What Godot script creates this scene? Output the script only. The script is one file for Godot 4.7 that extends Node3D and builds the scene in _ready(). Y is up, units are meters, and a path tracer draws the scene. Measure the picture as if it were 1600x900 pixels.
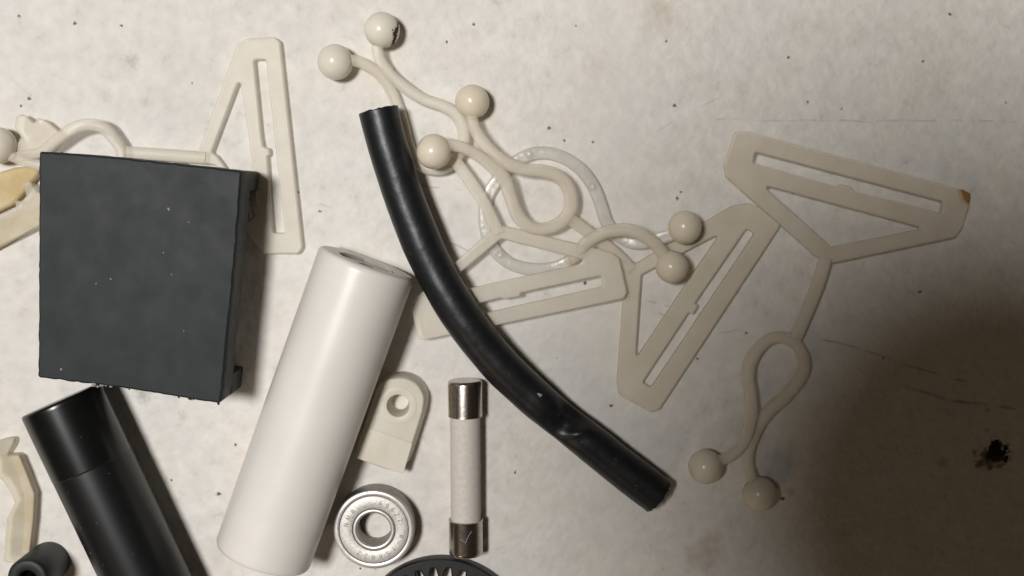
extends Node3D
# A scatter of small nylon, rubber and metal spare parts on a white painted board, seen from 0.2 m above.
# Lengths inside the builders are millimetres; commit() turns them into metres.

const EYE := Vector3(0, 205, -20)
const FOV := 28.9
const MM := 0.001

var cam_basis: Basis
var taken := {}
var M := {}

func _ready():
	# ---- camera
	var cam := Camera3D.new()
	cam.name = "camera"
	add_child(cam)
	cam.look_at_from_position(EYE * MM, Vector3.ZERO, Vector3(0, 0, -1))
	cam.fov = FOV
	cam.near = 0.01
	cam.far = 10.0
	cam_basis = cam.basis
	# ---- dim room round the lamp
	var we := WorldEnvironment.new()
	we.name = "world_environment"
	var env := Environment.new()
	env.background_mode = Environment.BG_COLOR
	env.background_color = Color(0.0226, 0.0181, 0.0126).linear_to_srgb()
	env.tonemap_mode = Environment.TONE_MAPPER_LINEAR
	env.tonemap_exposure = 1.0
	env.sdfgi_enabled = true
	env.ssao_enabled = true
	env.ssil_enabled = true
	we.environment = env
	add_child(we)
	# ---- unseen main lamp overhead, to the left, placed to light the board
	var lamp := OmniLight3D.new()
	lamp.name = "unseen_left_lamp"
	add_child(lamp)
	lamp.position = Vector3(-0.208, 0.75, -0.1)
	lamp.light_color = Color(1.0, 0.99, 0.985)
	lamp.light_energy = 0.553
	lamp.light_size = 0.069
	lamp.omni_range = 4.0
	lamp.omni_attenuation = 2.0
	lamp.shadow_enabled = true
	# ---- weak unseen lamp to the lower left, placed to light the shaded corner
	var far_lamp := OmniLight3D.new()
	far_lamp.name = "unseen_lower_left_lamp"
	add_child(far_lamp)
	far_lamp.position = Vector3(-0.45, 0.52, 0.62)
	far_lamp.light_color = Color(1.0, 0.86, 0.70)
	far_lamp.light_energy = 0.046
	far_lamp.light_size = 0.09
	far_lamp.omni_range = 4.0
	far_lamp.omni_attenuation = 2.0
	far_lamp.shadow_enabled = true

	materials()
	work_board()
	unseen_blocker()
	rubber_block()
	black_rod()
	white_spacer()
	rubber_tube()
	bushing()
	fuse()
	bearing()
	ring_gear()
	mounting_tab()
	clip_a()
	clip_e()
	clip_b()
	clip_c()
	clip_d()
	barbed_mount()
	bent_latch()


# ------------------------------------------------------------------ placing and naming
func at(px: float, py: float, h := 0.0) -> Vector3:      # the point at height h (mm) that lies on this line of sight of a 1600 x 900 picture
	var k := tan(deg_to_rad(FOV) / 2.0) / 450.0
	var d := cam_basis * Vector3((px - 800.0) * k, (450.0 - py) * k, -1.0)
	return EYE + d * ((h - EYE.y) / d.y)

func flat(list: Array, h: float) -> PackedVector2Array:
	var r := PackedVector2Array()
	for p in list:
		var w := at(p[0], p[1], h)
		r.append(Vector2(w.x, w.z))
	return r

func path(list: Array) -> PackedVector3Array:            # [px, py, h] -> smooth curve through the points
	var c := Curve3D.new()
	c.bake_interval = 0.45
	var w := []
	for p in list:
		w.append(at(p[0], p[1], p[2]))
	for i in w.size():
		var a: Vector3 = w[max(i - 1, 0)]
		var b: Vector3 = w[min(i + 1, w.size() - 1)]
		var here: Vector3 = w[i]
		var t: Vector3 = (b - a).normalized()
		var li: float = here.distance_to(a) / 3.0
		var lo: float = here.distance_to(b) / 3.0
		c.add_point(here, -t * li, t * lo)
	return c.get_baked_points()

func numbered(called: String) -> String:
	if not taken.has(called):
		taken[called] = 0
		return called
	taken[called] += 1
	return "%s_%03d" % [called, taken[called]]

func thing(called: String, label: String, category: String, base: Vector3, group := "") -> Node3D:
	var o := Node3D.new()
	o.name = numbered(called)
	add_child(o, true)
	o.position = base * MM
	o.set_meta("label", label)
	o.set_meta("category", category)
	if group:
		o.set_meta("group", group)
	return o

func commit(called: String, st: SurfaceTool, m: Material, parent: Node3D) -> MeshInstance3D:
	st.generate_normals()
	var arr := st.commit_to_arrays()
	var v: PackedVector3Array = arr[Mesh.ARRAY_VERTEX]
	var origin := Vector3.ZERO
	var p: Node = parent
	while p is Node3D and p != self:
		origin += (p as Node3D).position
		p = p.get_parent()
	for i in v.size():
		v[i] = v[i] * MM - origin
	arr[Mesh.ARRAY_VERTEX] = v
	var mesh := ArrayMesh.new()
	mesh.add_surface_from_arrays(Mesh.PRIMITIVE_TRIANGLES, arr)
	var o := MeshInstance3D.new()
	o.name = called
	o.mesh = mesh
	o.material_override = null
	o.set_surface_override_material(0, m)
	parent.add_child(o, true)
	return o

func begin() -> SurfaceTool:
	var st := SurfaceTool.new()
	st.begin(Mesh.PRIMITIVE_TRIANGLES)
	return st

func noise(s: int, freq: float, oct := 3) -> FastNoiseLite:
	var n := FastNoiseLite.new()
	n.seed = s
	n.frequency = freq
	n.fractal_octaves = oct
	return n


# ------------------------------------------------------------------ shape helpers (mm)
func tri(st: SurfaceTool, a: Vector3, b: Vector3, c: Vector3):     # counter-clockwise from outside
	st.add_vertex(a); st.add_vertex(c); st.add_vertex(b)

func quad(st: SurfaceTool, a: Vector3, b: Vector3, c: Vector3, d: Vector3):
	tri(st, a, b, c); tri(st, a, c, d)

func fillet(poly: PackedVector2Array, r: float) -> PackedVector2Array:
	var out := PackedVector2Array()
	var n := poly.size()
	for i in n:
		var p := poly[i]
		var a := poly[(i + n - 1) % n] - p
		var b := poly[(i + 1) % n] - p
		var ang := absf(a.angle_to(b))
		var cut := minf(r / maxf(tan(ang / 2.0), 0.05), 0.45 * minf(a.length(), b.length()))
		var p0 := p + a.normalized() * cut
		var p1 := p + b.normalized() * cut
		for k in 6:
			var t := k / 5.0
			out.append(p0.lerp(p, t).lerp(p.lerp(p1, t), t))
	return out

func resample(poly: PackedVector2Array, step: float) -> PackedVector2Array:
	var out := PackedVector2Array()
	for i in poly.size():
		var a := poly[i]
		var b := poly[(i + 1) % poly.size()]
		var l := a.distance_to(b)
		if l < 0.04:
			continue
		var k := int(ceil(l / step))
		for j in k:
			out.append(a.lerp(b, float(j) / k))
	return out

func area(p: PackedVector2Array) -> float:
	var s := 0.0
	for i in p.size():
		s += p[i].cross(p[(i + 1) % p.size()])
	return s / 2.0

func inset(p: PackedVector2Array, d: float) -> PackedVector2Array:   # towards the left of the way round
	var out := PackedVector2Array()
	var n := p.size()
	for i in n:
		var t := ((p[(i + 1) % n] - p[i]).normalized() + (p[i] - p[(i + n - 1) % n]).normalized()).normalized()
		out.append(p[i] + Vector2(-t.y, t.x) * d)
	return out

# a moulded plate: outline and holes in x/z, from height y0 to y1, rounded edges; lift(x, z) raises points (tilt, warp)
func plate(st: SurfaceTool, outer: PackedVector2Array, holes: Array, y0: float, y1: float, bevel: float, r := 0.8, step := 0.7, lift = null, draft := 0.0, rough := 0.0):
	var loops := []
	var o := resample(fillet(outer, r), step)
	if area(o) < 0: o.reverse()
	loops.append(o)
	for h in holes:
		var q := resample(fillet(h, minf(r, 0.5)), step)
		if area(q) > 0: q.reverse()
		loops.append(q)
	if rough > 0.0:
		var nz := noise(int(y1 * 100) + o.size(), 0.55, 3)
		for l in loops.size():
			var q: PackedVector2Array = loops[l]
			for i in q.size():
				q[i] += Vector2(nz.get_noise_2d(q[i].x, q[i].y), nz.get_noise_2d(q[i].y + 90, q[i].x)) * rough
			loops[l] = q
	var up := func(p: Vector2, y: float) -> Vector3:
		return Vector3(p.x, y + (lift.call(p.x, p.y) if lift != null else 0.0), p.y)
	var tops := []
	var bottoms := []
	for q in loops:
		var b1 := inset(q, bevel * 0.3)
		var b2 := inset(q, bevel)
		var d0: PackedVector2Array = inset(q, -draft)
		var rings := [[inset(d0, bevel), y0], [d0, y0 + bevel], [q, y1 - bevel], [b1, y1 - bevel * 0.3], [b2, y1]]
		st.set_smooth_group(1)
		for k in 4:
			var ra: PackedVector2Array = rings[k][0]
			var rb: PackedVector2Array = rings[k + 1][0]
			for i in ra.size():
				var j := (i + 1) % ra.size()
				quad(st, up.call(ra[i], rings[k][1]), up.call(rb[i], rings[k + 1][1]), up.call(rb[j], rings[k + 1][1]), up.call(ra[j], rings[k][1]))
		tops.append(b2)
		bottoms.append(rings[0][0])
	for side in 2:
		var ls: Array = tops if side == 0 else bottoms
		var pts := PackedVector2Array()
		for q in ls: pts.append_array(q)
		var idx := Geometry2D.triangulate_delaunay(pts)
		st.set_smooth_group(2 + side)
		for k in range(0, idx.size(), 3):
			var a := pts[idx[k]]; var b := pts[idx[k + 1]]; var c := pts[idx[k + 2]]
			var mid := (a + b + c) / 3.0
			if absf((b - a).cross(c - a)) < 1e-5 or not Geometry2D.is_point_in_polygon(mid, ls[0]): continue
			var inside := false
			for h in range(1, ls.size()):
				inside = inside or Geometry2D.is_point_in_polygon(mid, ls[h])
			if inside: continue
			var y := y1 if side == 0 else y0
			if ((b - a).cross(c - a) > 0) == (side == 0):
				tri(st, up.call(a, y), up.call(c, y), up.call(b, y))
			else:
				tri(st, up.call(a, y), up.call(b, y), up.call(c, y))

# a body swept along a path; section(t, angle) gives the half width at that angle
func sweep(st: SurfaceTool, pts: PackedVector3Array, section: Callable, seg := 16, caps := true, group := 1, flip := false) -> Array:
	var rings := []
	var lens := [0.0]
	for i in range(1, pts.size()):
		lens.append(lens[i - 1] + pts[i].distance_to(pts[i - 1]))
	for i in pts.size():
		var t := (pts[mini(i + 1, pts.size() - 1)] - pts[maxi(i - 1, 0)]).normalized()
		var side := t.cross(Vector3.UP).normalized()
		var upv := side.cross(t).normalized()
		var ring := PackedVector3Array()
		for k in seg:
			var a := TAU * k / seg
			var r: Vector2 = section.call(lens[i], lens[-1], a)
			ring.append(pts[i] + side * r.x + upv * r.y)
		rings.append(ring)
	st.set_smooth_group(group)
	for i in rings.size() - 1:
		for k in seg:
			var j := (k + 1) % seg
			if flip: quad(st, rings[i][k], rings[i + 1][k], rings[i + 1][j], rings[i][j])
			else: quad(st, rings[i][k], rings[i][j], rings[i + 1][j], rings[i + 1][k])
	if caps:
		for e in 2:
			var ring: PackedVector3Array = rings[0] if e == 0 else rings[-1]
			var mid := Vector3.ZERO
			for v in ring: mid += v / seg
			st.set_smooth_group(group + 1 + e)
			for k in seg:
				var j := (k + 1) % seg
				if e == 0: tri(st, mid, ring[j], ring[k])
				else: tri(st, mid, ring[k], ring[j])
	return rings

func round_section(r: float) -> Callable:
	return func(_l, _all, a): return Vector2(cos(a), sin(a)) * r

# a strap: rounded rectangle, w wide and h high
func strap_section(w: float, h: float, power := 0.55) -> Callable:
	return func(_l, _all, a):
		return Vector2(signf(cos(a)) * pow(absf(cos(a)), power) * w / 2.0, signf(sin(a)) * pow(absf(sin(a)), power) * h / 2.0)

# a turned body: profile [radius, along]; sharp where the profile turns by more than 40 degrees; wobble roughens it
func lathe(st: SurfaceTool, origin: Vector3, axis: Vector3, prof: Array, seg := 48, closed := false, wobble = null):
	var z := axis.normalized()
	var x := z.cross(Vector3.UP if absf(z.y) < 0.9 else Vector3.RIGHT).normalized()
	var y := z.cross(x)
	var g := 1
	var n := prof.size()
	for i in (n if closed else n - 1):
		var p: Array = prof[i]
		var q: Array = prof[(i + 1) % n]
		if i > 0:
			var o: Array = prof[i - 1]
			var u := Vector2(p[0] - o[0], p[1] - o[1])
			var v := Vector2(q[0] - p[0], q[1] - p[1])
			if absf(u.angle_to(v)) > 0.9: g += 1
		st.set_smooth_group(g)
		for k in seg:
			var a := TAU * k / seg
			var b := TAU * (k + 1) / seg
			var rim := func(s: Array, c: float) -> Vector3:
				var rr: float = s[0] + (wobble.call(s[1], c) if wobble != null else 0.0)
				return origin + z * s[1] + (x * cos(c) + y * sin(c)) * rr
			var bb := b if k < seg - 1 else 0.0
			var v0: Vector3 = rim.call(p, a)
			var v1: Vector3 = rim.call(p, bb)
			var v2: Vector3 = rim.call(q, bb)
			var v3: Vector3 = rim.call(q, a)
			if p[0] > 1e-4: tri(st, v0, v1, v2 if q[0] > 1e-4 else v3)
			if q[0] > 1e-4: tri(st, v0, v2, v3)

func ball_shape(c: Vector3, r: float, s := 0) -> SurfaceTool:
	var st := begin()
	var prof := []
	var nz := noise(s, 0.25, 2)
	for i in 25:
		var a := PI * i / 24.0
		prof.append([maxf(sin(a) * r, 0.0), -cos(a) * r])
	lathe(st, c, Vector3(0.3, 1, 0.15), prof, 40, false, func(h, a): return (nz.get_noise_2d(h * 2.0, cos(a) * 4.0) * 0.05) if absf(h) < r * 0.98 else 0.0)
	return st


# ------------------------------------------------------------------ materials
func noise_tex(s: int, freq: float, lo: Color, hi: Color, oct := 4, size := 512) -> NoiseTexture2D:
	var t := NoiseTexture2D.new()
	t.width = size
	t.height = size
	t.seamless = true
	t.noise = noise(s, freq, oct)
	var g := Gradient.new()
	g.set_color(0, lo)
	g.set_color(1, hi)
	g.set_offset(0, 0.2)
	g.set_offset(1, 0.8)
	t.color_ramp = g
	return t

func mat(called: String, tex: Texture2D, tile_mm: float, rough: float, metallic := 0.0) -> StandardMaterial3D:
	var m := StandardMaterial3D.new()
	m.resource_name = called
	m.albedo_texture = tex
	m.roughness = rough
	m.metallic = metallic
	m.uv1_triplanar = true
	m.uv1_world_triplanar = true
	m.uv1_scale = Vector3.ONE * (1000.0 / tile_mm)
	M[called] = m
	return m

func relief(m: StandardMaterial3D, t: Texture2D, mm_high: float):
	m.heightmap_enabled = true
	m.heightmap_texture = t
	m.heightmap_scale = mm_high * 0.1

func materials():
	var grain := noise_tex(11, 0.03, Color.BLACK, Color.WHITE, 4)
	var fine := noise_tex(12, 0.12, Color.BLACK, Color.WHITE, 3)
	# nylon in its tints
	for d in [["nylon", Color8(243, 233, 214), Color8(249, 241, 226)], ["nylon_grey", Color8(241, 229, 208), Color8(248, 238, 221)], ["nylon_cream", Color8(228, 212, 180), Color8(240, 230, 208)], ["nylon_amber", Color8(206, 180, 126), Color8(226, 206, 166)], ["nylon_ball", Color8(238, 228, 210), Color8(246, 238, 223)], ["nylon_ball_warm", Color8(236, 222, 198), Color8(244, 232, 212)], ["nylon_wing", Color8(226, 214, 190), Color8(240, 231, 214)], ["nylon_tab", Color8(236, 226, 205), Color8(245, 237, 222)]]:
		var m := mat(d[0], noise_tex(d[0].length() * 7, 0.008, d[1], d[2], 4), 30.0, 0.38)
		m.metallic_specular = 0.34
		if d[0].begins_with("nylon_ball"):
			m.roughness = 0.27
			m.metallic_specular = 0.5
		m.transparency = BaseMaterial3D.TRANSPARENCY_ALPHA
		m.albedo_color = Color(1, 1, 1, {"nylon_ball": 0.9, "nylon_ball_warm": 0.9, "nylon_amber": 0.85, "nylon_tab": 0.8}.get(d[0], 0.48))
		m.subsurf_scatter_enabled = true
		m.subsurf_scatter_strength = 0.07
		m.backlight_enabled = true
		m.backlight = Color(0.16, 0.157, 0.148)
		relief(m, grain, 0.012)
	var c := mat("clear_nylon", noise_tex(31, 0.01, Color8(226, 222, 210), Color8(238, 235, 226), 3), 30.0, 0.28)
	c.transparency = BaseMaterial3D.TRANSPARENCY_ALPHA
	c.albedo_color = Color(1, 1, 1, 0.42)
	c.metallic_specular = 0.7
	relief(c, grain, 0.03)
	var w := mat("white_acetal", noise_tex(41, 0.006, Color8(229, 225, 217), Color8(235, 231, 223), 4), 60.0, 0.34)
	w.backlight_enabled = true
	w.backlight = Color(0.12, 0.11, 0.1)
	relief(w, fine, 0.002)
	var rb := mat("block_rubber", noise_tex(51, 0.010, Color8(36, 40, 42), Color8(44, 47, 49), 6), 40.0, 0.57)
	rb.metallic_specular = 0.34
	rb.roughness_texture = noise_tex(57, 0.012, Color(0.9, 0.9, 0.9), Color(1, 1, 1), 5)
	relief(rb, fine, 0.002)
	var rs := mat("block_skin", noise_tex(52, 0.012, Color8(26, 27, 28), Color8(40, 42, 43), 5), 20.0, 0.62)
	relief(rs, fine, 0.04)
	var tb := mat("tube_rubber", noise_tex(53, 0.02, Color8(20, 22, 24), Color8(31, 33, 36), 4), 22.0, 0.40)
	relief(tb, grain, 0.014)
	mat("black_plastic", noise_tex(54, 0.02, Color8(15, 16, 16), Color8(20, 21, 22), 4), 30.0, 0.37)
	mat("black_plastic_gloss", noise_tex(55, 0.02, Color8(14, 15, 15), Color8(19, 20, 20), 4), 30.0, 0.28)
	mat("gear_black", noise_tex(56, 0.03, Color8(26, 28, 28), Color8(36, 38, 38), 4), 12.0, 0.55)
	mat("steel", noise_tex(61, 0.02, Color8(215, 213, 208), Color8(232, 230, 226), 4), 10.0, 0.42, 0.75)
	mat("shield_steel", noise_tex(62, 0.03, Color8(208, 204, 195), Color8(236, 234, 229), 4), 10.0, 0.62, 0.75)
	mat("darkened_steel", noise_tex(63, 0.02, Color8(112, 107, 100), Color8(146, 140, 133), 4), 10.0, 0.42, 1.0)  # steel darkened for shade on the bearing side and bore; also the arm
	var cap := mat("nickel", noise_tex(64, 0.02, Color8(176, 166, 156), Color8(205, 197, 189), 5), 9.0, 0.27, 1.0)
	relief(cap, grain, 0.002)
	var ce := mat("ceramic", noise_tex(65, 0.02, Color8(214, 207, 196), Color8(225, 218, 207), 5), 12.0, 0.6)
	relief(ce, fine, 0.004)
	mat("mark_grey", noise_tex(66, 0.03, Color8(96, 92, 86), Color8(128, 124, 116), 3), 4.0, 0.7)
	mat("groove_dark", noise_tex(67, 0.03, Color8(30, 28, 26), Color8(46, 44, 40), 3), 8.0, 0.6)
	mat("grime", noise_tex(68, 0.05, Color8(28, 26, 23), Color8(70, 66, 58), 4), 4.0, 0.8)
	mat("pale_scuff", noise_tex(69, 0.05, Color8(130, 130, 128), Color8(185, 184, 180), 4), 4.0, 0.8)
	mat("scorch", noise_tex(70, 0.05, Color8(140, 96, 40), Color8(176, 134, 78), 4), 4.0, 0.5)
	M["grain"] = grain
	M["fine"] = fine


# ------------------------------------------------------------------ the board they lie on
const TILE := Vector2(360.0, 202.5)
const TW := 2048
const TH := 1152
var board_img: Image

func stain(px: float, py: float, r_mm: float, c: Color, strength: float, seed_: int, stretch := Vector2.ONE, soft := 0.35):
	var w := at(px, py)
	var nz := noise(seed_, 0.9 / r_mm, 3)
	var s := TW / TILE.x
	var cx := (w.x / TILE.x + 0.5) * TW
	var cy := (w.z / TILE.y + 0.5) * TH
	var reach := int(r_mm * 1.9 * s * maxf(stretch.x, stretch.y)) + 2
	for j in range(-reach, reach + 1):
		for i in range(-reach, reach + 1):
			var x := int(cx) + i
			var y := int(cy) + j
			if x < 0 or y < 0 or x >= TW or y >= TH: continue
			var d := Vector2((x + 0.5 - cx) / s / stretch.x, (y + 0.5 - cy) / s / stretch.y)
			var f := d.length() / r_mm - nz.get_noise_2d(d.x, d.y) * 0.9
			var a := strength * (1.0 - smoothstep(1.0 - soft, 1.0 + soft, f))
			if a > 0.004:
				board_img.set_pixel(x, y, board_img.get_pixel(x, y).lerp(c, a))

func scratch(list: Array, width_mm: float, c: Color, strength: float, seed_: int):
	var s := TW / TILE.x
	var nz := noise(seed_, 0.12, 3)
	for k in list.size() - 1:
		var a := at(list[k][0], list[k][1])
		var b := at(list[k + 1][0], list[k + 1][1])
		var n := int(a.distance_to(b) * s * 2.0)
		for i in n:
			var w := a.lerp(b, float(i) / n)
			var off := nz.get_noise_2d(w.x, w.z) * 0.35
			var x := (w.x / TILE.x + 0.5) * TW + off * s * 0.5
			var y := (w.z / TILE.y + 0.5) * TH + off * s
			var f := strength * clampf(0.6 + nz.get_noise_2d(w.x * 1.4 + 50.0, w.z * 1.4) * 1.5, 0.0, 1.0)
			var reach := int(ceil(width_mm * s))
			for dj in range(-reach, reach + 1):
				for di in range(-reach, reach + 1):
					var xi := int(x) + di
					var yi := int(y) + dj
					if xi < 0 or yi < 0 or xi >= TW or yi >= TH: continue
					var d := Vector2(xi + 0.5 - x, yi + 0.5 - y).length() / s
					var m := f * 0.15 * clampf(1.0 - d / width_mm, 0.0, 1.0)
					if m > 0.01:
						board_img.set_pixel(xi, yi, board_img.get_pixel(xi, yi).lerp(c, m))

func work_board():
	var cloud := noise(5, 0.022, 5).get_seamless_image(TW, TH)
	var tint := noise(6, 0.007, 4).get_seamless_image(TW, TH)
	var speck := noise(7, 0.05, 4).get_seamless_image(TW, TH)
	for im in [cloud, tint, speck]: im.convert(Image.FORMAT_L8)
	var a: PackedByteArray = cloud.get_data()
	var b: PackedByteArray = tint.get_data()
	var c: PackedByteArray = speck.get_data()
	var data := PackedByteArray()
	data.resize(TW * TH * 3)
	var k := 0
	for i in TW * TH:
		var v: float = (a[i] - 128) * 0.045 + (c[i] - 128) * 0.06
		var t: float = (b[i] - 128) * 0.022
		if c[i] < 62: v -= (62 - c[i]) * 0.25
		data[k] = int(clampf(224.0 + v + t * 0.5, 0, 255))
		data[k + 1] = int(clampf(220.0 + v - t * 0.15, 0, 255))
		data[k + 2] = int(clampf(212.0 + v - t, 0, 255))
		k += 3
	board_img = Image.create_from_data(TW, TH, false, Image.FORMAT_RGB8, data)
	var dark := Color8(52, 46, 40)
	var brown := Color8(150, 122, 92)
	var n := 100
	for s in [[858, 200, 0.32], [1054, 165, 0.34], [1058, 310, 0.4], [1064, 300, 0.2], [1232, 90, 0.28], [1262, 160, 0.3], [1484, 22, 0.3], [1442, 96, 0.25], [1315, 170, 0.3], [30, 25, 0.3], [117, 36, 0.3], [33, 166, 0.36], [46, 154, 0.36], [955, 634, 0.28], [805, 738, 0.3], [914, 442, 0.42], [342, 772, 0.36], [368, 695, 0.3], [268, 750, 0.3], [1223, 779, 0.4], [1166, 520, 0.26], [698, 66, 0.3], [740, 38, 0.24], [615, 110, 0.3], [900, 40, 0.2], [1240, 300, 0.24], [1437, 456, 0.3], [690, 390, 0.24], [1041, 64, 0.22], [926, 222, 0.24], [882, 220, 0.3], [466, 300, 0.2], [500, 330, 0.25], [1572, 160, 0.2], [1380, 560, 0.25], [1090, 560, 0.2], [870, 560, 0.18], [300, 130, 0.2], [190, 40, 0.2]]:
		n += 1
		stain(s[0], s[1], s[2] * 0.75, dark, 0.8, n, Vector2(1.0 + 0.4 * sin(n * 2.0), 1.0), 0.5)
	for s in [[206, 96, 1.3, dark, 0.35], [225, 160, 0.9, dark, 0.22], [165, 148, 1.2, dark, 0.14], [225, 617, 1.5, dark, 0.45], [285, 650, 0.9, brown, 0.5], [1030, 18, 2.6, brown, 0.4], [1040, 30, 4.0, brown, 0.14], [930, 100, 2.2, brown, 0.22], [935, 115, 3.5, brown, 0.1], [1100, 872, 3.2, brown, 0.5], [1112, 848, 2.2, brown, 0.45], [1300, 262, 1.6, dark, 0.25], [1237, 768, 0.8, dark, 0.35], [1474, 722, 1.0, dark, 0.4], [1543, 640, 0.5, dark, 0.6], [1543, 672, 0.4, dark, 0.6], [1500, 620, 2.5, brown, 0.15], [500, 20, 4, brown, 0.06], [300, 180, 6, brown, 0.05], [1450, 130, 6, brown, 0.12], [1380, 40, 4, brown, 0.10], [1250, 60, 5, brown, 0.08], [760, 640, 5, brown, 0.05], [1160, 690, 6, brown, 0.10], [60, 480, 4, brown, 0.06]]:
		n += 1
		stain(s[0], s[1], s[2] * 0.8, s[3], s[4] * 0.42, n, Vector2.ONE, 0.95)
	stain(1558, 706, 2.0, Color8(20, 15, 10), 0.97, 301, Vector2(1.0, 0.95), 0.2)
	stain(1548, 716, 1.9, Color8(60, 44, 26), 0.6, 302, Vector2(1.3, 1.0), 0.5)
	scratch([[1120, 187], [1330, 188], [1600, 189]], 0.22, dark, 0.5, 401)
	scratch([[1000, 222], [1070, 180], [1150, 140]], 0.25, dark, 0.25, 402)
	scratch([[648, 289], [700, 294], [748, 300]], 0.25, dark, 0.5, 403)
	scratch([[960, 462], [1010, 468], [1045, 478]], 0.25, dark, 0.7, 404)
	scratch([[1255, 523], [1330, 540], [1420, 572], [1520, 600]], 0.3, dark, 0.5, 405)
	scratch([[690, 373], [715, 384], [738, 396]], 0.22, dark, 0.6, 406)
	scratch([[440, 312], [475, 316], [520, 325]], 0.25, dark, 0.3, 407)
	scratch([[240, 165], [290, 188], [330, 205]], 0.3, Color8(240, 238, 234), 0.6, 408)
	scratch([[10, 118], [30, 134], [50, 150]], 0.3, brown, 0.5, 409)
	scratch([[1205, 165], [1198, 205], [1190, 260]], 0.5, Color8(242, 240, 236), 0.4, 410)
	scratch([[1345, 60], [1320, 140], [1300, 230]], 0.7, Color8(240, 238, 234), 0.35, 411)
	scratch([[1235, 10], [1262, 52]], 0.3, Color8(244, 242, 238), 0.5, 412)
	scratch([[1030, 490], [1110, 520], [1180, 515]], 0.3, dark, 0.3, 413)
	scratch([[1400, 600], [1480, 625], [1590, 640]], 0.5, dark, 0.35, 414)
	scratch([[70, 55], [40, 70]], 0.2, dark, 0.2, 415)
	board_img.generate_mipmaps()
	var m := StandardMaterial3D.new()
	m.resource_name = "painted_board"
	m.albedo_texture = ImageTexture.create_from_image(board_img)
	m.roughness = 0.6
	m.metallic_specular = 0.35
	var bump := noise(8, 0.085, 4).get_seamless_image(2048, 1152)
	m.heightmap_enabled = true
	m.heightmap_texture = ImageTexture.create_from_image(bump)
	m.heightmap_scale = 0.013
	var st := begin()
	st.set_smooth_group(-1)
	var sx := 600.0
	var sz := 420.0
	var put := func(x: float, y: float, z: float):
		st.set_uv(Vector2(x / TILE.x + 0.5, z / TILE.y + 0.5))
		st.add_vertex(Vector3(x, y, z))
	var faces := [[[-sx, 0, sz], [sx, 0, sz], [sx, 0, -sz], [-sx, 0, -sz]], [[-sx, -18, sz], [sx, -18, sz], [sx, 0, sz], [-sx, 0, sz]], [[sx, -18, -sz], [-sx, -18, -sz], [-sx, 0, -sz], [sx, 0, -sz]], [[sx, -18, sz], [sx, -18, -sz], [sx, 0, -sz], [sx, 0, sz]], [[-sx, -18, -sz], [-sx, -18, sz], [-sx, 0, sz], [-sx, 0, -sz]], [[-sx, -18, -sz], [sx, -18, -sz], [sx, -18, sz], [-sx, -18, sz]]]
	for f in faces:
		for i in [0, 2, 1, 0, 3, 2]:
			put.call(f[i][0], f[i][1], f[i][2])
	var o := commit("table_top", st, m, self)
	o.set_meta("kind", "structure")
	o.set_meta("label", "white painted board with specks, scratches and stains under the parts")


# ------------------------------------------------------------------ unseen disc on a stand, placed to shade the lower right corner
func unseen_blocker():
	var t := thing("unseen_blocker", "unseen black magnifier with closed round cover, leaning over the board from the right", "blocker", Vector3(260, 0, 120))
	var c := Vector3(-31.9, 300.0, -18.1)
	var st := begin()
	lathe(st, c, Vector3.UP, [[0.0, 0.0], [42.9, 0.0], [45.4, 0.6], [45.9, 2.0], [45.9, 9.0], [44.9, 11.0], [39.9, 13.0], [0.0, 14.0]], 72)
	commit("blocker_disc", st, M.black_plastic, t)
	st = begin()
	sweep(st, PackedVector3Array([Vector3(6.9, 307.0, 0.2), Vector3(99.5, 311.0, 44.0), Vector3(201.6, 307.0, 92.4), Vector3(260.0, 299.0, 120.0)]), round_section(4.0), 16)
	commit("arm", st, M.darkened_steel, t)
	st = begin()
	lathe(st, Vector3(260, 0, 120), Vector3.UP, [[0.0, 0.0], [38.0, 0.0], [40.0, 2.0], [39.0, 8.0], [8.0, 12.0], [5.0, 14.0], [5.0, 301.0], [0.0, 302.0]], 48)
	commit("stand", st, M.gear_black, t)


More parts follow.
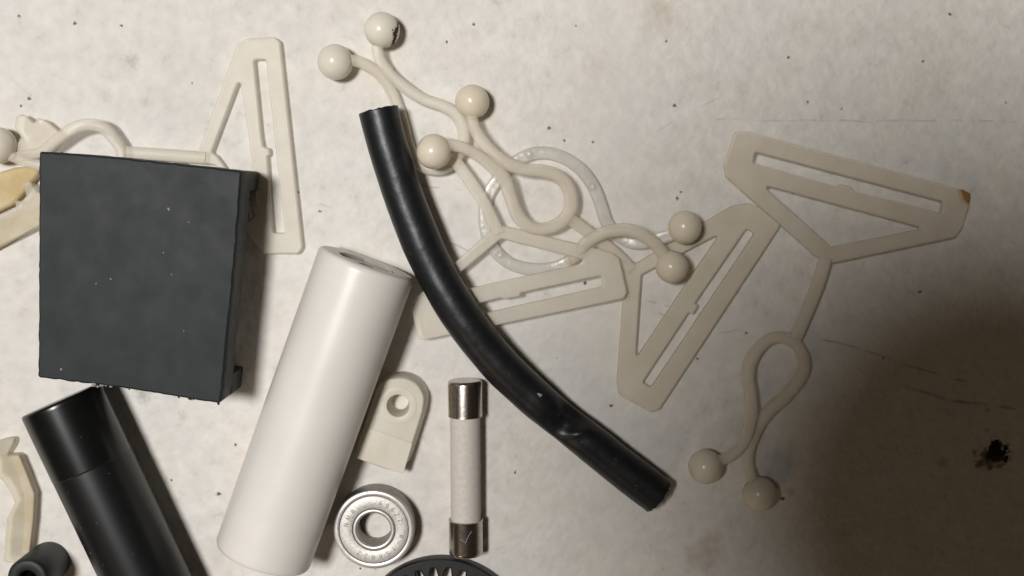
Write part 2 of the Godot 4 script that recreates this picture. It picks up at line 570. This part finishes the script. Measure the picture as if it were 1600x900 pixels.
# ------------------------------------------------------------------ black things
func rubber_block():
	var top := 14.6
	var under := 7.2
	var t := thing("rubber_block", "square black rubber block with moulded feet, largest dark slab at the left", "rubber block", at(220, 430, 0))
	var st := begin()
	var corners := [[61, 236], [200, 247], [378, 267], [366, 420], [345, 631], [190, 606], [59, 590]]
	plate(st, flat(corners, top), [], under, top, 0.35, 0.5, 0.8, null, 0.0, 0.16)
	commit("slab", st, M.block_rubber, t)
	for f in [[[348, 265], [377.5, 267.5], [374.5, 300], [346, 297]], [[349, 595], [345, 630], [314, 624], [318, 590]]]:
		st = begin()
		plate(st, flat(f, top), [], 0.0, under + 0.6, 0.25, 0.4, 0.7, null, 0.0, 0.06)
		commit("foot", st, M.block_skin, t)
	for f in [[[128, 258], [160, 260], [160, 298], [128, 296]], [[126, 530], [158, 535], [156, 568], [126, 564]]]:
		st = begin()
		plate(st, flat(f, 0.0), [], 0.0, under + 0.3, 0.3, 0.5, 0.8, null, 0.0, 0.2)
		commit("foot", st, M.block_skin, t)
	st = begin()
	plate(st, flat([[372, 312], [394, 310], [399, 338], [388, 348], [374, 332]], 3.0), [], 3.0, under + 0.3, 0.3, 0.5)
	commit("peg", st, M.block_skin, t)
	# moulding flash along the near and far edges, pale scuffs on the top and the edge
	st = begin()
	var rng := RandomNumberGenerator.new()
	rng.seed = 77
	for e in [[[160, 602], [345, 631]], [[61, 237], [378, 268]]]:
		for i in 7:
			var u := rng.randf()
			var p := at(lerpf(e[0][0], e[1][0], u), lerpf(e[0][1], e[1][1], u), top - 0.5)
			crumb(st, p, rng.randf_range(0.12, 0.3), rng)
	var fl := commit("flash", st, M.block_skin, t)
	fl.set_meta("kind", "stuff")
	st = begin()
	for s in [[264, 327, 0.3], [255, 395, 0.16], [173, 436, 0.15], [150, 443, 0.15], [287, 517, 0.16], [95, 577, 0.22], [268, 429, 0.14], [295, 347, 0.14]]:
		crumb(st, at(s[0], s[1], top + 0.02), s[2], rng)
	for i in 30:
		crumb(st, at(rng.randf_range(142, 178), 601 + rng.randf_range(-4, 3), top - 0.15), rng.randf_range(0.12, 0.3), rng)
	var sc := commit("pale_dust", st, M.pale_scuff, t)
	sc.set_meta("kind", "stuff")

func crumb(st: SurfaceTool, p: Vector3, r: float, rng: RandomNumberGenerator):
	st.set_smooth_group(-1)
	var ring := []
	for k in 5:
		var a := TAU * k / 5.0
		ring.append(p + Vector3(cos(a), 0, sin(a)) * r * rng.randf_range(0.6, 1.3))
	var up := p + Vector3(rng.randf_range(-0.3, 0.3) * r, r * 0.5, rng.randf_range(-0.3, 0.3) * r)
	var down := p - Vector3(0, r * 0.5, 0)
	for k in 5:
		tri(st, ring[(k + 1) % 5], ring[k], up)
		tri(st, ring[k], ring[(k + 1) % 5], down)

func black_rod():
	var r := 7.3
	var a := at(96, 624, r)
	var b := at(256, 961, r)
	var t := thing("plastic_rod", "thick black plastic rod lying below the rubber block at lower left", "rod", Vector3(a.x, 0, a.z))
	var ax := b - a
	ax.y = 0
	var l := ax.length()
	var st := begin()
	lathe(st, a, ax, [[0.0, 0.0], [r - 0.5, 0.0], [r - 0.15, 0.12], [r, 0.5], [r, 1.0], [r, 13.0]], 72)
	commit("turned_collar", st, M.black_plastic_gloss, t)
	st = begin()
	lathe(st, a, ax, [[r, 13.0], [r - 0.04, 13.06], [r - 0.04, 13.3], [r - 0.04, l - 0.9], [r - 0.04, l - 0.4], [r - 0.5, l], [0.0, l]], 72)
	commit("shaft", st, M.black_plastic, t)
	st = begin()
	var rng := RandomNumberGenerator.new()
	rng.seed = 5
	var side := ax.normalized().cross(Vector3.UP)
	for i in 18:
		var u := rng.randf_range(2.0, l)
		var w := rng.randf_range(-0.9, 1.2)
		var c := a + ax.normalized() * u + (Vector3.UP * cos(w) + side * sin(w)) * r
		crumb(st, c, rng.randf_range(0.04, 0.09), rng)
	commit("dust", st, M.pale_scuff, t).set_meta("kind", "stuff")

func bushing():
	var h := 10.0
	var b := at(78, 876, 0)
	var t := thing("rubber_bushing", "small black hollow bushing standing upright in the bottom left corner", "bushing", b)
	var st := begin()
	var r := 3.75
	lathe(st, b, Vector3.UP, [[1.5, 0.0], [r - 0.3, 0.0], [r, 0.3], [r, h - 0.7], [r - 0.2, h - 0.2], [r - 0.6, h], [1.9, h], [1.65, h - 0.2], [1.5, h - 0.5]], 56, true)
	commit("sleeve", st, M.gear_black, t)

func rubber_tube():
	var r := 3.55
	var pts := path([[591, 171, 5.6], [602, 215, 5.6], [617, 265, 5.5], [643, 340, 5.4], [675, 415, 5.6], [717, 488, 5.8], [775, 563, 5.2], [843, 628, 4.4], [913, 684, 3.9], [972, 731, 3.6], [1029, 775, 3.55]])
	var t := thing("rubber_tube", "long curved black rubber tube with a dent near its lower end", "tube", Vector3(pts[0].x, 0, pts[0].z))
	var nz := noise(21, 0.08, 3)
	var edge := noise(22, 0.9, 3)
	var sec := func(l, all, a):
		var rr: float = r + nz.get_noise_2d(l, a * 2.0) * 0.12
		var d: float = l - (all - 22.5)
		# the dent: a hollow pressed into the top left side with a raised fold beyond it
		var side := cos(a - 1.95)
		var hollow := exp(-d * d / 9.0) * smoothstep(0.25, 1.0, side)
		var fold := exp(-pow(d - 2.6 - 2.0 * (a - 1.6), 2) / 1.1) * exp(-pow(a - 1.55, 2) / 0.28)
		rr += -1.7 * hollow + 0.6 * fold - 0.2 * exp(-d * d / 30.0) * cos(2.0 * a)
		return Vector2(cos(a), sin(a)) * rr
	var st := begin()
	# a tube wall with a bore; the cut ends are a little ragged
	var mid := pts.slice(1, pts.size() - 1)
	var rings := sweep(st, mid, sec, 44, false, 1)
	var bore := sweep(st, mid, func(_l, _all, a): return Vector2(cos(a), sin(a)) * 2.0, 44, false, 5, true)
	for e in 2:
		var dir := (mid[0] - mid[2]).normalized() if e == 0 else (mid[-1] - mid[-3]).normalized()
		var o: PackedVector3Array = rings[0] if e == 0 else rings[-1]
		var i_: PackedVector3Array = bore[0] if e == 0 else bore[-1]
		var rim := PackedVector3Array()
		for k in 44:
			rim.append(o[k] + dir * (0.25 + edge.get_noise_2d(k * 1.7, e * 40.0) * (0.3 if e == 1 else 0.22)))
		st.set_smooth_group(8 + e)
		for k in 44:
			var j := (k + 1) % 44
			if e == 0:
				quad(st, o[k], rim[k], rim[j], o[j]); quad(st, rim[k], i_[k], i_[j], rim[j])
			else:
				quad(st, o[k], o[j], rim[j], rim[k]); quad(st, rim[k], rim[j], i_[j], i_[k])
	commit("wall", st, M.tube_rubber, t)
	st = begin()
	var rng := RandomNumberGenerator.new()
	rng.seed = 9
	var specks := begin()
	for i in 24:
		var u := rng.randi_range(2, mid.size() - 3)
		var a := rng.randf_range(0.5, 2.6)
		var ring: PackedVector3Array = rings[u]
		crumb(specks, ring[int(a / TAU * 44)], rng.randf_range(0.04, 0.09), rng)
	crumb(specks, at(843, 617, 7.9), 0.45, rng)
	commit("dust", specks, M.pale_scuff, t).set_meta("kind", "stuff")

func ring_gear():
	var c := at(690, 993, 0)
	var t := thing("ring_gear", "black ring with inner teeth cut off by the bottom edge, below the fuse", "gear", c)
	var st := begin()
	var outer := PackedVector2Array()
	var inner := PackedVector2Array()
	for k in 120:
		var a := TAU * k / 120.0
		outer.append(Vector2(c.x + cos(a) * 15.9, c.z + sin(a) * 15.9))
	var teeth := 31
	for k in teeth:
		for q in [[-0.12, 11.8], [0.12, 11.8], [0.36, 14.2], [0.64, 14.2]]:
			var a: float = TAU * (k + q[0]) / teeth + 0.06
			inner.append(Vector2(c.x + cos(a) * q[1], c.z + sin(a) * q[1]))
	plate(st, outer, [inner], 0.0, 2.9, 0.3, 0.15, 0.5)
	commit("toothed_ring", st, M.gear_black, t)


# ------------------------------------------------------------------ white and metal things
func white_spacer():
	var r := 8.75
	var a := at(574, 409, r)
	var b := at(411, 866, r)
	a.y = r; b.y = r
	var t := thing("plastic_spacer", "large glossy white plastic cylinder with a stepped bore, beside the black tube", "spacer", Vector3(a.x, 0, a.z))
	var ax := b - a
	var l := ax.length()
	var st := begin()
	lathe(st, a, ax, [[5.05, 0.3], [5.2, 0.12], [5.5, 0.1], [7.9, 0.0], [8.4, 0.12], [r, 0.6], [r, 1.3], [r, l - 1.3], [r, l - 0.6], [r - 0.2, l - 0.15], [r - 0.6, l], [0.0, l]], 96)
	commit("body", st, M.white_acetal, t)
	# the recess with flats, then the bore
	st = begin()
	var rec := []
	for k in 6:
		rec.append(k)
	var z := ax.normalized()
	var x := z.cross(Vector3.UP).normalized()
	var y := z.cross(x)
	st.set_smooth_group(-1)
	for k in 6:
		var a0 := TAU * k / 6.0 + 0.3
		var a1 := TAU * (k + 1) / 6.0 + 0.3
		var p := a + z * 0.3 + (x * cos(a0) + y * sin(a0)) * 5.4
		var q := a + z * 0.3 + (x * cos(a1) + y * sin(a1)) * 5.4
		var p2 := a + z * 0.75 + (x * cos(a0) + y * sin(a0)) * 5.0
		var q2 := a + z * 0.75 + (x * cos(a1) + y * sin(a1)) * 5.0
		quad(st, q, p, p2, q2)
	commit("recess", st, M.white_acetal, t)
	st = begin()
	lathe(st, a, ax, [[0.0, 1.0], [1.6, 1.0], [1.7, 0.72], [5.1, 0.68]], 40)
	commit("bore", st, M.white_acetal, t)

func fuse():
	var r := 3.2
	var a := at(726.5, 594, r)
	var b := at(728, 866, r)
	a.y = r; b.y = r
	var t := thing("ceramic_fuse", "white ceramic cartridge fuse with metal caps, standing lengthwise right of the bearing", "fuse", Vector3(a.x, 0, a.z))
	var ax := b - a
	var l := ax.length()
	var cl := 6.7
	var st := begin()
	lathe(st, a, ax, [[2.76, cl - 0.6], [2.76, l - cl + 0.6]], 48)
	commit("ceramic_body", st, M.ceramic, t)
	for e in 2:
		var o := a if e == 0 else b
		var d := ax if e == 0 else -ax
		st = begin()
		var nz := noise(30 + e, 0.3, 2)
		lathe(st, o, d, [[0.0, 0.15], [1.2, 0.05], [2.5, 0.0], [2.9, 0.08], [3.1, 0.3], [3.16, 0.7], [3.12, cl - 0.5], [3.16, cl - 0.08], [3.0, cl + 0.02], [2.76, cl - 0.1]], 56, false, func(h, w): return nz.get_noise_2d(h, cos(w) * 5.0) * 0.05)
		var cap := commit("end_cap", st, M.nickel, t)
		if e == 1:
			cap.set_meta("label", "lower end cap with a scratched tick mark")
			st = begin()
			var mk := []
			for p in [[719, 843], [724, 846], [727, 849], [732, 838], [737, 831]]:
				mk.append(p)
			var pts := PackedVector3Array()
			for p in mk:
				var w := at(p[0], p[1], 2 * r)
				var u := (w - a).dot(ax.normalized())
				var foot := a + ax.normalized() * u
				var s := (w - foot)
				s.y = 0
				var off := clampf(s.length(), 0.0, 2.9)
				var h := sqrt(3.12 * 3.12 - off * off)
				pts.append(foot + s.normalized() * off + Vector3.UP * (h + 0.01))
			sweep(st, pts, round_section(0.06), 6)
			commit("scratched_tick", st, M.pale_scuff, t)

func bearing():
	var c := at(589, 815, 0)
	var t := thing("ball_bearing", "small steel ball bearing lying flat with stamped shield, left of the fuse", "bearing", c)
	var h := 5.0
	var st := begin()
	lathe(st, c, Vector3.UP, [[7.41, h - 0.36], [7.34, h - 0.12], [7.15, h], [6.48, h], [6.42, h - 0.04], [6.4, h - 0.4]], 96)
	commit("outer_ring", st, M.steel, t)
	st = begin()
	lathe(st, c, Vector3.UP, [[6.35, 0.1], [7.1, 0.0], [7.35, 0.12], [7.4, 0.4], [7.4, h - 0.34]], 96)
	commit("outer_side", st, M.darkened_steel, t)  # side wall of the same ring, its shade put into a darker steel
	st = begin()
	lathe(st, c, Vector3.UP, [[6.41, h - 0.3], [6.29, h - 0.3]], 96)
	lathe(st, c, Vector3.UP, [[4.01, h - 0.3], [3.85, h - 0.3]], 96)
	commit("groove", st, M.groove_dark, t)
	st = begin()
	lathe(st, c, Vector3.UP, [[6.3, h - 0.5], [6.29, h - 0.12], [6.24, h - 0.08], [4.06, h - 0.08], [4.01, h - 0.12], [4.0, h - 0.5]], 96)
	commit("shield", st, M.shield_steel, t)
	st = begin()
	lathe(st, c, Vector3.UP, [[3.86, h - 0.4], [3.84, h - 0.1], [3.74, h], [3.35, h], [3.1, h - 0.2], [3.05, h - 0.5]], 80)
	commit("inner_ring", st, M.steel, t)
	st = begin()
	lathe(st, c, Vector3.UP, [[3.05, h - 0.5], [3.05, 0.05], [3.9, 0.0]], 80)
	commit("bore", st, M.darkened_steel, t)  # bore wall, shade put into the steel colour
	# stamped letters round the shield
	st = begin()
	var font := SystemFont.new()
	font.font_names = PackedStringArray(["Droid Sans"])
	for word in [["NMB", 190.0, 16.0], ["696ZZ", 285.0, 14.0], ["R-1560ZZ", 14.0, 15.5]]:
		for i in word[0].length():
			var tm := TextMesh.new()
			tm.text = word[0][i]
			tm.font = font
			tm.font_size = 32
			tm.pixel_size = 0.034
			tm.depth = 0.03
			tm.curve_step = 1.0
			# letters read round the ring; angles run clockwise in the picture from the right
			var ang := deg_to_rad(word[1] + i * word[2])
			var dir := Vector3(cos(ang), 0, sin(ang))
			var tangent := Vector3(-sin(ang), 0, cos(ang))
			var b := Basis(tangent, -dir * -1.0, Vector3.UP)
			var arr := tm.get_mesh_arrays()
			var vs: PackedVector3Array = arr[Mesh.ARRAY_VERTEX]
			var ix: PackedInt32Array = arr[Mesh.ARRAY_INDEX]
			st.set_smooth_group(-1)
			var o := c + dir * 5.15 + Vector3.UP * (h - 0.08)
			for q in ix:
				var v := vs[q]
				st.add_vertex(o + b.x * v.x + dir * v.y + Vector3.UP * (v.z + 0.006))
	commit("stamped_lettering", st, M.mark_grey, t)
	st = begin()
	var rng := RandomNumberGenerator.new()
	rng.seed = 14
	for g in [[541, 862, 0.25], [545, 868, 0.15], [563, 888, 0.22], [587, 890, 0.16]]:
		crumb(st, at(g[0], g[1], h - 0.15), g[2], rng)
	commit("grime", st, M.grime, t).set_meta("kind", "stuff")

func mounting_tab():
	var h := 4.4
	var t := thing("mounting_tab", "small cream nylon mounting tab with a round hole, tucked beside white cylinder", "mounting tab", at(615, 670, 0))
	var hole := PackedVector2Array()
	var hc := at(622, 634, h)
	for k in 40:
		var a := TAU * k / 40.0
		hole.append(Vector2(hc.x + cos(a) * 2.05, hc.z + sin(a) * 2.05))
	var st := begin()
	var outline := flat([[590, 604], [606, 593], [631, 590], [652, 599], [664, 620], [660, 645], [629, 743], [552, 716]], h)
	plate(st, outline, [hole], 0.0, h, 0.3, 3.5, 0.45, null, 0.55)
	commit("body", st, M.nylon_tab, t)
	st = begin()
	lathe(st, Vector3(hc.x, h - 0.2, hc.z), Vector3.UP, [[2.07, 0.0], [2.07, 0.24], [2.2, 0.31], [3.2, 0.31], [3.4, 0.27], [3.46, 0.15]], 56)
	commit("boss", st, M.nylon_tab, t)
	st = begin()
	plate(st, flat([[577, 668], [645, 692], [630, 741], [554, 715]], h), [], h - 0.3, h + 0.12, 0.12, 0.5, 0.7)
	commit("raised_land", st, M.nylon_tab, t)


# ------------------------------------------------------------------ the twist clips: slotted frame, stem, loop, two balls
func clip(label: String, base: Vector3, frame: Dictionary, stem: Array, loops: Array, balls: Array, m: StandardMaterial3D, seed_: int) -> Node3D:
	var t := thing("cable_clip", label, "cable clip", base, "nylon twist cable clips with slotted frames")
	var th := 1.7
	var top: float = frame.y + th
	var st := begin()
	var holes := []
	for h in frame.holes: holes.append(flat(h, top))
	plate(st, flat(frame.outer, top), holes, frame.y, top, 0.28, 0.9, 0.6, frame.get("lift"))
	commit("slotted_frame", st, m, t)
	st = begin()
	sweep(st, path(stem), strap_section(2.3, 1.9), 16)
	commit("stem", st, m, t)
	for lp in loops:
		st = begin()
		var nz := noise(seed_, 0.08, 2)
		sweep(st, path(lp[0]), func(l, all, a):
			var w: float = lp[1] * (1.0 + nz.get_noise_1d(l) * 0.12)
			var g: float = clampf(minf(l, all - l) / 12.0, 0.0, 1.0)
			w *= lerpf(0.84, 1.0, g)
			return Vector2(signf(cos(a)) * pow(absf(cos(a)), 0.8) * w / 2.0, signf(sin(a)) * pow(absf(sin(a)), 0.8) * w / 2.0), 18)
		commit("loop", st, m, t)
	var k := 0
	for b in balls:
		k += 1
		commit("ball", ball_shape(at(b[0], b[1], b[2]), b[3], seed_ + k), M.nylon_ball if m == M.nylon else M.nylon_ball_warm, t)
	return t

func clip_a():
	var f := {"y": 0.1, "outer": [[370, 69], [386, 60], [428, 57], [437, 64], [472, 386], [466, 397], [411, 397], [388, 366], [336, 258], [318, 256], [309, 238]],
		"holes": [[[396, 93], [415, 93], [445, 364], [426, 364], [417, 244], [421, 242], [420, 231], [411, 230], [408, 215]], [[374, 121], [396, 268], [402, 330], [338, 243], [330, 238]]]}
	clip("nylon cable clip whose slotted frame sticks out behind the black rubber block", at(410, 240), f,
		[[322, 247, 1.2], [270, 243, 1.4], [196, 238, 1.8]],
		[[[[30, 244, 3.0], [66, 237, 3.2], [90, 219, 3.4], [114, 202, 3.4], [138, 195, 3.2], [162, 200, 3.0], [178, 216, 2.6], [190, 236, 2.2], [186, 262, 2.2], [160, 280, 2.4], [120, 275, 2.8], [80, 263, 3.2], [40, 252, 3.4], [8, 240, 3.4]], 2.2]],
		[[-4, 227, 3.5, 3.3]], M.nylon, 61)

func clip_b():
	var f := {"y": 2.0, "outer": [[772, 355], [788, 353], [955, 394], [968, 404], [980, 457], [975, 467], [664, 532], [653, 530], [642, 480], [648, 467]],
		"holes": [[[783, 373], [912, 406], [905, 413], [684, 462], [688, 452]], [[939, 431], [943, 448], [708, 501], [704, 485], [782, 466], [787, 468], [814, 463], [813, 458]]],
		}
	clip("nylon cable clip with its slotted frame passing under the black tube", at(800, 430), f,
		[[779, 364, 2.9], [750, 306, 3.0], [712, 252, 2.8]],
		[[[[597, 60, 3.2], [590, 76, 3.1], [596, 97, 2.8], [612, 119, 2.5], [636, 139, 2.3], [661, 155, 2.2], [690, 165, 2.2], [711, 178, 2.2], [723, 198, 2.2], [725, 217, 2.2], [718, 240, 2.2], [704, 257, 2.2], [687, 264, 2.0], [666, 262, 1.7], [650, 250, 1.5], [639, 228, 1.3], [631, 198, 1.2], [622, 168, 1.2], [612, 144, 1.3], [597, 121, 1.8], [579, 106, 2.4], [556, 95, 2.9], [530, 95, 3.2]], 2.25]],
		[[597, 47, 3.2, 3.15], [524, 97, 3.2, 3.15]], M.nylon, 71)
	# black smear on the upper ball
	var t: Node3D = get_node("cable_clip_001")
	var st := begin()
	var rng := RandomNumberGenerator.new()
	rng.seed = 3
	var c := at(597, 47, 3.2)
	for i in 240:
		var u := rng.randfn(0.0, 1.0)
		var w := rng.randfn(0.0, 1.0)
		var d := Vector3(0.76 + 0.12 * u, 0.55 - 0.2 * absf(w), 0.30 + 0.34 * w).normalized()
		st.set_smooth_group(-1)
		var s := rng.randf_range(0.05, 0.26)
		var x := d.cross(Vector3.UP).normalized() * s * 0.6
		var y := d.cross(x).normalized() * s
		var p := c + d * 3.19
		quad(st, p - x - y, p + x - y * 0.7, p + x * 0.8 + y, p - x * 0.7 + y * 0.6)
	commit("black_smear", st, M.grime, t).set_meta("kind", "stuff")

func clip_c():
	var f := {"y": 0.1, "outer": [[974, 412], [996, 411], [1146, 321], [1170, 317], [1198, 328], [1221, 351], [1030, 641], [1016, 645], [967, 618], [964, 600], [976, 438]],
		"holes": [[[1002, 430], [1127, 364], [1090, 418], [993, 563]], [[1166, 358], [1180, 365], [1018, 606], [1004, 598], [1076, 489], [1083, 492], [1092, 478], [1086, 474]]]}
	clip("nylon cable clip whose narrow slotted frame stands diagonally below two resting balls", at(1050, 480), f,
		[[986, 420, 1.0], [958, 393, 1.6], [925, 367, 2.4], [892, 343, 3.0]],
		[[[[690, 231, 6.6], [708, 227, 6.4], [735, 236, 6.0], [764, 255, 5.2], [787, 279, 4.4], [798, 307, 3.8], [809, 336, 3.4], [829, 355, 3.2], [854, 357, 3.0], [878, 346, 3.0], [892, 324, 3.0], [889, 296, 3.2], [874, 277, 3.4], [850, 268, 3.8], [817, 264, 4.4], [785, 251, 4.8], [759, 227, 4.6], [741, 200, 4.0], [736, 178, 3.6]], 2.5]],
		[[678, 237, 6.9, 3.1], [738, 159, 3.3, 3.05]], M.nylon_grey, 81)

func clip_d():
	var f := {"y": 1.4, "outer": [[1149, 206], [1168, 205], [1501, 295], [1518, 304], [1516, 322], [1505, 357], [1494, 371], [1302, 411], [1276, 401], [1135, 277], [1132, 260]],
		"holes": [[[1180, 237], [1476, 315], [1473, 333], [1336, 299], [1330, 291], [1314, 288], [1309, 292], [1176, 254]], [[1190, 288], [1440, 355], [1437, 359], [1300, 386]]]}
	var tilt := func(x: float, z: float) -> float:
		var c := at(1320, 300, 2.0)
		return clampf((c.x - x) * 0.012, -1.0, 1.0)
	f["lift"] = tilt
	var t := clip("nylon cable clip with a scorched frame corner, alone in the shadow at right", at(1290, 400), f,
		[[1290, 402, 2.4], [1276, 448, 2.2], [1242, 529, 2.0]],
		[[[[1115, 722, 3.2], [1133, 716, 3.2], [1160, 694, 3.2], [1173, 652, 3.3], [1172, 614, 2.9], [1168, 583, 2.4], [1179, 552, 2.0], [1205, 529, 1.9], [1232, 530, 1.9], [1253, 552, 1.9], [1254, 582, 2.0], [1231, 615, 1.7], [1198, 646, 1.3], [1176, 684, 1.4], [1168, 722, 2.0], [1176, 752, 2.8]], 2.3]],
		[[1102, 729, 3.2, 3.15], [1187, 772, 3.2, 3.15]], M.nylon_grey, 91)
	var st := begin()
	plate(st, flat([[1501, 297], [1506, 296], [1519, 303], [1517, 316], [1513, 320], [1506, 312]], 3.16), [], 1.7, 3.16, 0.25, 0.6, 0.5, tilt)
	commit("scorched_corner", st, M.scorch, t).set_meta("label", "brown scorched corner")

func clip_e():
	var t := thing("loop_clip", "clear plastic loop with two ball ends, under the crossing white clips", "cable clip", at(850, 330))
	var st := begin()
	var p := path([[1062, 362, 3.3], [1030, 372, 2.8], [1003, 379, 1.9], [985, 378, 1.3], [966, 368, 1.0], [948, 348, 0.9], [939, 322, 0.9], [926, 290, 0.9], [904, 262, 0.9], [872, 243, 0.9], [838, 239, 0.9], [808, 251, 0.9], [783, 274, 0.9], [762, 305, 0.9], [757, 340, 0.9], [762, 370, 0.9], [778, 397, 0.9], [802, 414, 0.9], [838, 421, 0.9], [870, 417, 1.0], [890, 408, 1.2]])
	sweep(st, p, strap_section(2.35, 1.6, 0.4), 16)
	commit("loop", st, M.clear_nylon, t)
	st = begin()
	sweep(st, path([[888, 409, 1.2], [903, 395, 2.6], [918, 378, 3.8], [942, 364, 4.6], [972, 359, 5.0], [1000, 365, 5.0], [1024, 382, 4.8], [1040, 402, 4.4]]), round_section(1.2), 18)
	commit("raised_arm", st, M.nylon_grey, t)
	for b in [[1070, 355, 4.4, 3.0], [1050, 417, 4.6, 2.95]]:
		commit("ball", ball_shape(at(b[0], b[1], b[2]), b[3], int(b[0])), M.nylon_ball_warm, t)
	for q in [[824, 240], [923, 291], [779, 397], [972, 374]]:
		st = begin()
		lathe(st, at(q[0], q[1], 1.55), Vector3.UP, [[0.78, 0.0], [0.76, 0.28], [0.66, 0.34], [0.55, 0.26], [0.0, 0.22]], 24)
		commit("ejector_mark", st, M.clear_nylon, t)

func barbed_mount():
	var t := thing("barbed_cable_mount", "yellowed nylon cable mount with jagged wings at the left edge", "cable mount", at(25, 300))
	var st := begin()
	var c := at(60, 232, 2.0)
	var up := func(x: float, z: float) -> float: return clampf((c.x - x) * 0.12, -1.0, 2.0)
	plate(st, flat([[26, 183], [33, 178], [45, 184], [52, 192], [58, 184], [72, 189], [95, 209], [72, 240], [20, 242], [33, 214], [24, 200]], 2.6), [], 1.6, 2.6, 0.25, 0.25, 0.5, up)
	commit("wing", st, M.nylon_wing, t)
	st = begin()
	plate(st, flat([[-30, 350], [24, 324], [22, 313], [33, 314], [40, 306], [36, 286], [45, 280], [58, 300], [80, 302], [80, 345], [-30, 400]], 2.4), [], 0.6, 2.4, 0.3, 0.3, 0.6)
	commit("wing", st, M.nylon_wing, t)
	st = begin()
	plate(st, flat([[-30, 356], [80, 318], [80, 340], [-30, 408]], 0.6), [], 0.0, 0.9, 0.2, 0.4, 0.8)
	commit("base_rail", st, M.nylon_amber, t)
	st = begin()
	plate(st, flat([[-30, 278], [20, 262], [58, 258], [60, 272], [38, 300], [20, 320], [-30, 344]], 2.0), [], 0.2, 2.0, 0.5, 1.2, 0.7)
	commit("body", st, M.nylon_amber, t)

func bent_latch():
	var t := thing("bent_latch", "bent cream nylon latch strip at the left edge above the bushing", "latch", at(28, 780))
	var st := begin()
	plate(st, flat([[-8, 712], [28, 711], [38, 735], [52, 772], [50, 812], [44, 866], [30, 880], [4, 880], [9, 812], [22, 786], [16, 772], [4, 752], [-8, 745]], 2.6), [], 0.0, 2.6, 0.4, 0.8, 0.6)
	commit("strip", st, M.nylon_cream, t)
	st = begin()
	plate(st, flat([[14, 713], [29, 711], [39, 735], [53, 772], [51, 812], [45, 866], [33, 866], [38, 812], [37, 774], [26, 738]], 2.75), [], 2.4, 2.75, 0.15, 0.5, 0.6)
	commit("raised_edge", st, M.nylon_cream, t)
	var t2 := thing("latch_tip", "small pointed cream nylon chip above the bent latch at left edge", "plastic chip", at(5, 700))
	st = begin()
	plate(st, flat([[-20, 694], [10, 685], [23, 684], [21, 694], [9, 714], [-20, 722]], 1.8), [], 0.0, 1.8, 0.3, 0.5, 0.5)
	commit("wedge", st, M.nylon_cream, t2)
